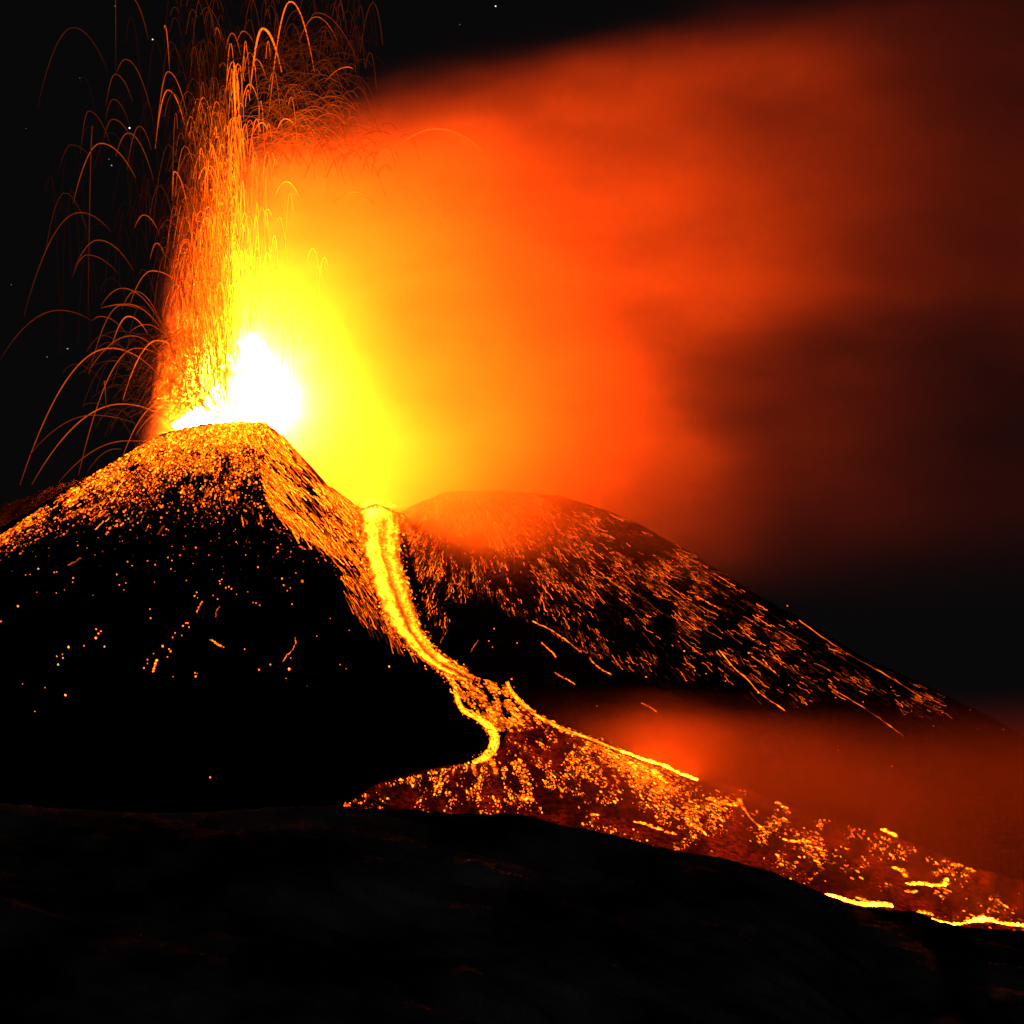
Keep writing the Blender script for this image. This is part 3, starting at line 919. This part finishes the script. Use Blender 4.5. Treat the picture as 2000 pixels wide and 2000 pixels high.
def s_right(n):
    a = 785 + rng.random(n) ** 1.35 * 1050
    s0 = np.interp(a, SIL_B[:, 0], SIL_B[:, 1]); s1 = np.interp(a, LOW_B[:, 0], LOW_B[:, 1])
    q = rng.random(n)
    b = s0 + 2 + (s1 - s0) * q
    dens = np.interp(a, [785, 1000, 1200, 1400, 1600, 1830], [1, 1, 0.75, 0.4, 0.16, 0.05]) * np.clip(1.25 - q ** 1.4 * 1.1, 0.06, 1)
    th = np.arctan2(b - 860, a - 860); r2 = np.hypot(a - 860, b - 860)
    dens = dens * np.clip((fbm(th * 240, r2 * 0.22, 9, 4, 71, 0.6) - 0.38) * 4.5, 0.04, 1) * np.clip((fbm(a, b, 38, 3, 72) - 0.3) * 3.2, 0.1, 1)
    kk = (rng.random(n) < dens) & (b > s0 + 1)
    return a[kk], b[kk]


def d_right(x, y):
    dx, dy = unit(x - 860, (y - 860) * 1.05)
    steep = np.clip((1000 - x) / 200, 0, 1)
    dx = dx * (1 - 0.3 * steep) - 0.25 * steep; 
    return unit(dx + rng.normal(0, 1, len(x)) * np.interp(x, [800, 1050, 1300], [.2, .14, .06]), dy + rng.normal(0, 1, len(x)) * np.interp(x, [800, 1050, 1300], [.2, .14, .06]))


v, f, h = streaks(80000, s_right, d_right, lambda x, y: np.interp(x, [785, 1000, 1300, 1800], [5, 7, 13, 18]) * (0.2 + 0.8 * rng.random(len(x)) + 3.2 * rng.random(len(x)) ** 9),
                  lambda x, y: (0.05 + 4.5 * rng.random(len(x)) ** 8) * np.interp(x, [785, 950, 1200, 1800], [1.6, 1.2, 0.75, 0.45]), 0.32, 3.0, 3)
o = make_mesh("glowing_debris", v, f, M_EMBER, h)
tag(o, "fine red hot debris rolling in streaks down the right cone", "debris", kind="stuff")

# ------------------------------------------------------------------ blocks glowing in the crust of the lava field
FTa = np.array(FT)
TOPF = np.array([(664, 1574), (745, 1530), (835, 1505), (905, 1490), (950, 1480), (962, 1440), (970, 1345), (990, 1345), (1025, 1380), (1072, 1416), (1134, 1440), (1200, 1468), (1300, 1498), (1354, 1526), (1452, 1541), (1517, 1570), (1626, 1600), (1753, 1640), (1843, 1676), (1952, 1712), (2040, 1745)], float)
n = 900000
px = 655 + rng.random(n) * 1370; py = 1330 + rng.random(n) * 490
top = np.interp(px, TOPF[:, 0], TOPF[:, 1]); bot = np.interp(px, SIL_F[:, 0], SIL_F[:, 1])
inside = (py > top + 2) & (py < bot + 6)
dirx, diry = px - 880, py - 1240
rr = np.hypot(dirx, diry); th = np.arctan2(diry, dirx)
streak = fbm(th * 330, rr * 0.55, 16, 4, 81)                       # ribs that run down the fan
patch = fbm(px, py, 55, 3, 83)
den = np.clip((streak - 0.48) * 5.5, 0.01, 1) * np.clip((patch - 0.30) * 2.8, 0, 1)
side = np.interp(px, [655, 1000, 1350, 1450, 1650, 2000], [1.0, 0.9, 0.9, 0.7, 0.4, 0.28])
low = np.clip((bot + 20 - py) / 90, 0.25, 1)
hotp = np.exp(-(((px - 1255) / 75) ** 2 + ((py - 1505 - (px - 1255) * 0.45) / 22) ** 2)) * 0.9
rimhot = np.exp(-((py - top - 7) / 6) ** 2) * np.clip((900 - px) / 60, 0, 1) * np.clip(fbm(px, py, 14, 2, 85) * 2.6 - 0.75, 0.05, 1)
k = inside & (rng.random(n) < den * side * low * 0.33 + hotp * 0.35 + rimhot * 0.2)
px, py, hotp = px[k], py[k], hotp[k]
P = hit(px, py, 4.5)
heat = 0.06 + 11 * rng.random(len(px)) ** 6 + hotp * 9 * rng.random(len(px)) ** 2
rad = 0.24 + 0.6 * rng.random(len(px)) ** 4
v, f, h = blob_cloud(P, rad, heat, downhill(P), 1 + 3.0 * rng.random(len(px)) ** 2)
o = make_mesh("glowing_blocks", v, f, M_BLOCK, h, smooth=False)
tag(o, "thousands of glowing blocks scattered in ribs over the lava field", "lava blocks", kind="stuff")
print("field blocks", len(px))

# neck between the channel and the field
n = 4500
px = 885 + rng.random(n) * 150; py = 1318 + rng.random(n) * 110
inside = (py > np.interp(px, [885, 930, 985, 1035], [1320, 1322, 1338, 1385])) & (py < np.interp(px, [885, 930, 960, 1035], [1345, 1390, 1425, 1440])) & (rng.random(n) < 0.9 * np.clip((fbm(px * .8 + py * .6, (py - px) * 1.6, 16, 3, 91) - 0.35) * 3, 0, 1))
px, py = px[inside], py[inside]
P = hit(px, py, 5)
v, f, h = blob_cloud(P, 0.3 + 0.7 * rng.random(len(px)) ** 3, 0.4 + 8 * rng.random(len(px)) ** 3.5, np.tile([[0.8, -0.3, -0.5]], (len(px), 1)), 1 + 1.8 * rng.random(len(px)))
o = make_mesh("glowing_blocks", v, f, M_BLOCK, h, smooth=False)
tag(o, "glowing blocks crowding the neck below the lava channel", "lava blocks", kind="stuff")


# ------------------------------------------------------------------ fume hanging over the lava field
def fume_density(nt, vec, X, Y, Z):
    mp = N(nt, "ShaderNodeMapping"); mp.inputs["Scale"].default_value = (0.006, 0.01, 0.02)
    nt.links.new(vec, mp.inputs["Vector"])
    nz = N(nt, "ShaderNodeTexNoise", Scale=1.0, Detail=1.0)
    nt.links.new(mp.outputs[0], nz.inputs["Vector"])
    zz = math_node(nt, "MULTIPLY_ADD", nz.outputs["Fac"], 46.0, Z)
    top = smoothstep(nt, zz, -108, -164)
    left = smoothstep(nt, X, -10, 110)
    d = math_node(nt, "MULTIPLY", math_node(nt, "MULTIPLY", top, left), FUME_DENSITY)
    d = math_node(nt, "MULTIPLY", d, smoothstep(nt, X, 110, 340, 1.0, 0.35))
    d = math_node(nt, "MULTIPLY", d, smoothstep(nt, Y, -470, -270, 0.2, 1.0))
    for (x, y, yd, r, k) in ((1295, 1466, -215, 75.0, 5.0), (1720, 1610, -215, 60.0, 2.0), (1120, 1425, -200, 30.0, 3.0)):
        vd = N(nt, "ShaderNodeVectorMath", operation="DISTANCE")
        nt.links.new(vec, vd.inputs[0]); vd.inputs[1].default_value = tuple(to_world(x, y, yd))
        d = math_node(nt, "MULTIPLY", d, smoothstep(nt, vd.outputs["Value"], r, 5, 1.0, k))
    return d


M_FUME = volume_mat("fume", (0.88, 0.5, 0.3), fume_density)
fume = hull("fume", [(860, 1270), (2600, 1270), (2600, 1900), (860, 1900)], -480, -90, M_FUME)
tag(fume, "low red lit fume drifting over the lava field", "fume", kind="stuff")

# bright lava breaking out: every patch its own sheet
def fronts(label, pts, width, heat, seed, name="lava_breakout", nu=90, nv=7, ragged=2.0):
    c = smooth_line(pts, 50)
    tn = np.gradient(c, axis=0); tn /= np.linalg.norm(tn, axis=1, keepdims=True) + 1e-9
    q = np.linspace(0, 1, 50)
    w = width * 0.5 * np.clip(np.minimum(q, 1 - q) / 0.12, 0.25, 1) * (0.55 + 0.9 * fbm(q * 9, 0 * q, 1, 3, seed + 7))
    nl = np.stack([-tn[:, 1], tn[:, 0]], -1) * w[:, None]
    # a lumpy ridge of fresh molten clots
    m = int(1.5 * np.clip(np.linalg.norm(np.diff(c, axis=0), axis=1).sum() * max(width, 4) / 3.2, 22, 420))
    q = rng.random(m); k0 = (q * 49).astype(int)
    off = np.clip(rng.normal(0, 0.55, m), -1.6, 1.6)
    q[:m // 2] = np.linspace(0, 0.999, m // 2); off[:m // 2] *= 0.15; k0 = (q * 49).astype(int)
    p = c[k0] + nl[k0] * off[:, None] + (rng.random((m, 2)) - 0.5) * 1.2
    W = hit(p[:, 0], p[:, 1], 3.5)
    yc = hit(c[:, 0], c[:, 1])[:, 1]; yc = box_blur(np.minimum(yc, np.median(yc) + 30), 8, 0)
    W = to_world(p[:, 0], p[:, 1], yc[k0] - 3.5)
    pv = fbm(q * 14, 0 * q, 1, 3, seed)
    r = (0.3 + 0.5 * rng.random(m) ** 2) * (1 + 0.35 * (width > 7)) * (0.7 + 0.7 * pv)
    hh = heat * (0.15 + 1.7 * np.clip(pv - 0.22, 0, 1)) * np.clip(1 - 0.7 * np.abs(off), 0.06, 1) * (0.15 + 1.5 * rng.random(m) ** 2)
    r[:m // 2] = np.maximum(r[:m // 2], 0.62)
    v, f, h = blob_cloud(W, r, hh, np.tile([[1.0, 0, -0.25]], (m, 1)), 1 + 1.2 * rng.random(m))
    ob = make_mesh(name, v - W[0], f, M_FRONT if heat > 40 else M_LAVA, h, smooth=False)
    ob.location = W[0]
    tag(ob, label, "lava", "bright lava breakouts")
    return ob


fronts("long white hot lava front running off the right edge above the dark hill", [(1822, 1797), (1850, 1806), (1880, 1806), (1912, 1796), (1950, 1803), (2010, 1811)], 9, 220, 101)
fronts("short orange lava front just left of the white hot front at right edge", [(1792, 1782), (1806, 1783), (1820, 1787)], 6, 16, 103)
fronts("white hot lava front lying along the skyline of the dark hill", [(1618, 1749), (1645, 1757), (1672, 1766), (1700, 1768), (1742, 1769)], 9, 220, 105)
fronts("thin orange lava tongue resting on the white hot hill skyline front", [(1672, 1753), (1690, 1760), (1715, 1764), (1740, 1766)], 5, 24, 107)
fronts("curved yellow lava tongue on the lower right of the lava field", [(1770, 1728), (1800, 1727), (1828, 1731), (1843, 1728), (1850, 1716)], 8, 70, 109)
fronts("small yellow lava patch below the curved yellow tongue", [(1770, 1741), (1782, 1743), (1790, 1740)], 6, 16, 111, nu=40)
fronts("ragged orange lava patch above left of the curved yellow tongue", [(1747, 1696), (1760, 1702), (1768, 1712)], 9, 14, 113, nu=40)
fronts("flat yellow lava streak in the middle of the lava field's right half", [(1530, 1639), (1545, 1645), (1570, 1643), (1596, 1649)], 6, 18, 115)
fronts("short yellow lava dash near the right crest line of the field", [(1722, 1620), (1738, 1626), (1752, 1634)], 6, 60, 117, nu=40)
fronts("pair of small yellow dashes of lava near the far right crest", [(1856, 1690), (1880, 1691)], 5, 12, 119, nu=40)
fronts("small yellow dash of lava furthest right on the crest", [(1888, 1696), (1905, 1702)], 5, 14, 121, nu=40)
fronts("yellow lava streak just above the hill skyline at the field centre", [(1240, 1606), (1258, 1609), (1275, 1617), (1294, 1621)], 6, 18, 123, nu=50)
fronts("orange lava streak continuing the yellow one to the right", [(1300, 1625), (1322, 1630)], 5, 12, 125, nu=40)
fronts("bright yellow lava knot alone on the lower left of the field", [(1018, 1562), (1030, 1560), (1040, 1564)], 9, 20, 127, nu=40)
fronts("yellow lava dot low in the field between two dark ribs", [(1156, 1591), (1168, 1592)], 7, 18, 129, nu=30)
fronts("upper left yellow lava rib with a thick head below the crest", [(1388, 1560), (1395, 1566), (1412, 1570), (1436, 1574), (1444, 1562)], 9, 15, 131)
fronts("long slanting orange lava rib running down from the thick headed one", [(1444, 1562), (1455, 1585), (1470, 1605), (1488, 1618), (1500, 1632)], 6, 8, 133)
fronts("bright orange lava rib left of the long slanting one", [(1340, 1600), (1352, 1612), (1372, 1624)], 10, 9, 135, nu=50)
fronts("short yellow dash of lava at the crest where field turns right", [(1515, 1568), (1525, 1571)], 5, 18, 137, nu=30)
fronts("second yellow dash of lava at the crest right of the first", [(1528, 1575), (1538, 1579)], 5, 14, 139, nu=30)
fronts("curved orange lava thread in the dark middle of the field", [(1118, 1468), (1122, 1482), (1116, 1496), (1106, 1506)], 5, 5, 141, nu=40)
fronts("orange lava tongue below the bend of the narrow stream, left one", [(924, 1492), (926, 1504), (930, 1516)], 6, 6, 143, nu=40)
fronts("orange lava tongue below the bend of the narrow stream, right one", [(958, 1484), (966, 1500), (970, 1516)], 8, 7, 145, nu=40)
fronts("hot yellow lava rib spilling over the crest by the brightest glow", [(1215, 1468), (1240, 1478), (1262, 1486), (1285, 1493), (1300, 1499), (1318, 1508), (1345, 1520), (1362, 1523)], 8, 300, 147)
fronts("broad hot yellow lava rib behind the crest under the glow", [(1225, 1490), (1250, 1500), (1275, 1510), (1300, 1530)], 14, 30, 149)

# ------------------------------------------------------------------ single glowing rocks on the dark slopes
ROCKS = [  # px, py, radius px, heat
    (75, 1111, 2.2, 6), (35, 1184, 2.6, 8), (2, 1214, 2.2, 5), (134, 1264, 3.0, 10), (128, 1358, 3.0, 12), (410, 1518, 2.2, 5), (68, 1390, 1.8, 3), (88, 1343, 1.6, 2), (44, 1336, 1.6, 2),
    (113, 1298, 2.4, 7), (123, 1285, 2, 5), (111, 1282, 1.8, 4), (122, 1278, 1.6, 3), (187, 1246, 3.4, 7), (192, 1238, 2.6, 6), (188, 1229, 2.2, 5), (197, 1233, 2, 5), (204, 1263, 2.2, 6), (164, 1261, 1.8, 4),
    (293, 1190, 2.2, 5), (294, 1207, 2, 5), (318, 1262, 2.6, 7), (330, 1268, 2, 6), (333, 1272, 2.2, 6), (281, 1305, 2.2, 6), (288, 1296, 1.8, 4), (288, 1288, 1.8, 4), (300, 1277, 1.6, 4), (327, 1283, 1.8, 4),
    (382, 1321, 2.4, 6), (381, 1314, 2, 4), (385, 1316, 1.6, 3), (338, 1322, 1.4, 2), (565, 1307, 3.0, 9), (568, 1285, 1.8, 4), (506, 1308, 2, 5), (528, 1298, 1.8, 4), (478, 1268, 1.8, 4), (559, 1325, 1.4, 2),
    (760, 1302, 2.6, 8), (664, 1298, 1.4, 3), (676, 1306, 1.2, 2), (600, 1340, 1.2, 2), (619, 1243, 1.6, 3), (682, 1231, 1.4, 2), (645, 1208, 1.4, 2), (570, 1180, 1.8, 4), (507, 1182, 1.8, 4), (500, 1178, 1.8, 4), (494, 1177, 1.6, 3),
    (380, 1164, 2, 5), (386, 1168, 2, 5), (384, 1157, 1.8, 4), (429, 1135, 2, 5), (433, 1132, 2, 5), (441, 1148, 2, 5), (447, 1146, 2, 5), (452, 1150, 2, 5), (430, 1140, 1.8, 4), (462, 1161, 1.6, 3), (416, 1163, 1.6, 3), (425, 1170, 1.8, 4),
    (357, 1223, 2.6, 7), (363, 1217, 2, 5), (367, 1217, 2, 5), (369, 1225, 1.8, 4), (342, 1236, 1.8, 4), (337, 1245, 1.8, 4), (355, 1241, 1.6, 3), (551, 1130, 2, 5), (554, 1143, 2, 4), (561, 1154, 1.8, 4), (567, 1148, 1.6, 3),
    (228, 1122, 2, 5), (242, 1152, 1.6, 3), (233, 1142, 1.8, 4), (246, 1139, 1.8, 4), (143, 1129, 2, 5), (142, 1137, 1.8, 4), (106, 1118, 2, 5), (111, 1117, 1.6, 3), (50, 1123, 1.6, 3), (59, 1122, 1.6, 3), (72, 1157, 1.4, 2), (110, 1158, 1.6, 4),
    (126, 1152, 1.4, 2), (182, 1163, 1.4, 2), (258, 1105, 2, 5), (303, 1103, 1.8, 4), (249, 1097, 1.8, 4), (504, 1108, 2.4, 6), (364, 1134, 1.6, 3), (302, 1137, 1.4, 2), (336, 1095, 2, 4), (334, 1111, 1.8, 3), (484, 1156, 1.4, 2),
    (1166, 1379, 1.6, 3), (1262, 1322, 2, 4), (1336, 1272, 2.6, 7), (1462, 1275, 2.2, 5), (1494, 1272, 2, 4), (1540, 1338, 2, 4), (1481, 1353, 2.4, 7), (1357, 1310, 2.2, 5), (1637, 1466, 1.8, 3), (1742, 1497, 1.8, 3),
    (1840, 1392, 2, 3), (1823, 1418, 2, 3), (1910, 1424, 1.6, 2), (1895, 1387, 1.4, 2), (1960, 1425, 1.6, 2.5), (1632, 1363, 1.6, 2.5), (1686, 1371, 1.6, 2.5), (1538, 1183, 1.8, 4), (1582, 1226, 1.8, 3), (1669, 1328, 1.4, 2), (1780, 1389, 1.4, 2),
    (1704, 1348, 1.4, 2), (1740, 1342, 1.4, 2), (1480, 1207, 2, 4), (1379, 1316, 2, 4), (1417, 1330, 1.8, 3), (1425, 1300, 1.6, 3), (955, 1252, 1.8, 4), (962, 1264, 1.6, 3), (965, 1228, 2, 5), (1010, 1256, 2, 5),
]
SPECIAL = {0: None, 4: "brightest lone glowing rock low on the black left slope", 5: "single red glowing rock lowest on the black left slope", 3: "bright glowing rock right of the far left pair on the slope",
           13: "largest glowing rock in a tight cluster left of the slope centre", 33: "bright glowing rock under the hooked streak on the left slope", 39: "lone glowing rock nearest to the lava channel's foot",
           29: "glowing rock with two smaller ones on top, lower centre of slope", 21: "glowing rock leading the short chain above the bright vertical streak", 1: "glowing rock standing alone at the far left of the slope"}
RP = hit([r[0] for r in ROCKS], [r[1] for r in ROCKS], 1.2)
for i, ((x, y, r, hh), p) in enumerate(zip(ROCKS, RP)):
    v, f, h = blob_cloud([[0, 0, 0]], [r * K * 0.62], [hh], np.array([[0.2, -0.6, -0.6]]), [1.25], 0.3)
    ob = make_mesh("glowing_rock", v, f, M_EMBER, h, smooth=False)
    ob.location = p
    tag(ob, SPECIAL.get(i) or ("small glowing rock scattered on the dark slope of the left cone" if x < 900 else "small red glowing rock scattered on the dark slope of the right cone"),
        "glowing rock", "single glowing rocks on the left cone" if x < 900 else "single glowing rocks on the right cone")

# short trails of rolling debris that stand out on the dark slopes
TRAILS = [
    ([(576, 1246), (577, 1256), (570, 1270), (560, 1280), (553, 1291)], 2.2, 3.5, "hooked orange debris streak on the black left slope"),
    ([(410, 1249), (418, 1253), (428, 1260), (437, 1264)], 4.5, 4.0, "comet shaped glowing streak in the middle of the black left slope"),
    ([(306, 1288), (303, 1298), (299, 1311)], 4.0, 7.0, "bright short vertical debris streak low on the left slope"),
    ([(395, 1174), (389, 1185), (384, 1196)], 2.6, 4.0, "slanting orange streak above the centre of the left slope"),
    ([(430, 1185), (424, 1190), (421, 1204)], 1.8, 1.2, "faint curved red streak beside the slanting orange one"),
    ([(1083, 1313), (1097, 1322), (1110, 1328), (1122, 1337)], 2.4, 4.0, "straight orange streak alone on dark ground below the right cone"),
    ([(1057, 1254), (1070, 1266), (1080, 1276), (1086, 1284)], 2.6, 4.0, "slanting orange streak at the lower edge of right cone's debris"),
    ([(1253, 1373), (1268, 1380), (1284, 1392)], 2.8, 2.0, "short fading red streak low on the right cone"),
    ([(1620, 1342), (1650, 1360), (1690, 1384), (1730, 1412), (1765, 1438)], 2.4, 1.6, "long straight red streak low on the right cone's far slope"),
    ([(1404, 1270), (1430, 1300), (1455, 1322), (1480, 1350), (1510, 1372), (1535, 1390)], 2.6, 3.5, "long wavy orange streak down the middle of the right cone"),
    ([(1490, 1288), (1505, 1305), (1522, 1320)], 2.2, 2.6, "short double streak right of the long wavy one"),
    ([(1560, 1212), (1600, 1240), (1660, 1280), (1720, 1312), (1800, 1362)], 2.6, 1.3, "long dim streak just under the right cone's skyline"),
    ([(1362, 1165), (1385, 1178), (1408, 1190)], 3.0, 3.2, "brightest short streak near the right cone's upper skyline"),
    ([(1040, 1214), (1075, 1230), (1105, 1250), (1135, 1274)], 3.0, 3.5, "bright beaded streak bounding the dark hollow of the right cone"),
    ([(1150, 1285), (1170, 1304), (1195, 1318)], 2.6, 3.0, "beaded streak continuing down from the dark hollow of right cone"),
    ([(934, 1250), (926, 1262), (919, 1274)], 1.8, 1.4, "faint red streak beside the foot of the lava channel"),
]
for pts, w, hh, lab in TRAILS:
    c = smooth_line(pts, 22)
    c = c + (rng.random(c.shape) - 0.5) * 1.6
    W = hit(c[:, 0], c[:, 1], 2.5)
    y = box_blur(W[:, 1], 3, 0); W = to_world(c[:, 0], c[:, 1], y)
    v, f, h = tube(W, w * K * 0.36 * (0.4 + 0.9 * rng.random(22)), hh * (0.1 + 1.8 * rng.random(22) ** 2), 6)
    c0 = W[11]
    ob = make_mesh("debris_streak", v - c0, f, M_EMBER, h)
    ob.location = c0
    tag(ob, lab, "debris streak", "single debris streaks")

# ------------------------------------------------------------------ stars
STARS = [(298, 77, 2.0, 1.6, "pale blue star above the left nested lava arcs"), (253, 250, 2.4, 2.6, "brightest bluish white star left of the fountain"), (218, 323, 1.8, 0.6, "dim star below the brightest bluish star"),
         (213, 311, 1.5, 0.25, "very faint star just above the dim one"), (225, 12, 1.6, 0.3, "faint star close to the top edge"), (968, 12, 2.2, 1.6, "blue star at the top edge above the smoke"),
         (132, 681, 1.8, 0.7, "dim star left of the long low lava arcs"), (92, 697, 1.5, 0.3, "fainter star left of the dim one by the low arcs"), (22, 556, 1.4, 0.2, "faint star near the left edge"),
         (898, 48, 1.4, 0.2, "faint star in the dark gap above the smoke"), (156, 153, 1.3, 0.15, "very faint star in the upper left dark"), (51, 251, 1.3, 0.12, "very faint star at the far left")]
for (x, y, r, hh, lab) in STARS:
    m, nt, out = new_mat("starlight")
    em = N(nt, "ShaderNodeEmission", Strength=hh)
    em.inputs["Color"].default_value = (0.75, 0.85, 1.0, 1)
    nt.links.new(em.outputs[0], out.inputs["Surface"])
    m.cycles.emission_sampling = "NONE"
    dist = 20000.0
    p = to_world(x, y, dist)
    ob = make_mesh("star", ICO_V * r * K * 0.7 * (dist + D) / D, ICO_F, m)
    ob.location = p
    tag(ob, lab, "star", "stars")

bank = []
for side, jit in ((CH_L, -1), (CH_R, 1)):
    c = smooth_line(side, 300)
    c = c[rng.integers(8, 285, 230)]
    bank.append(np.stack([c[:, 0] + jit * np.abs(rng.normal(0, 7, 230)) - jit * 5, c[:, 1] + rng.normal(0, 3, 230)], -1))
xx = 698 + 94 * rng.random(260)
bank.append(np.stack([xx, 984 + np.abs(xx - 735) * 0.16 + rng.random(260) * 9], -1))
for line, wob in ((RV, 5.5), (RB, 4.0)):
    c = smooth_line(line, 300)[rng.integers(2, 298, 170)]
    bank.append(c + rng.normal(0, wob, c.shape))
bank = np.vstack(bank)
P = hit(bank[:, 0], bank[:, 1], 4.5)
v, f, h = blob_cloud(P, 0.3 + 0.7 * rng.random(len(P)) ** 3, 0.5 + 12 * rng.random(len(P)) ** 4, downhill(P), 1 + 1.5 * rng.random(len(P)))
o = make_mesh("glowing_blocks", v, f, M_EMBER, h, smooth=False)
tag(o, "glowing clots lining the banks of the lava channel and its two streams", "lava blocks", kind="stuff")
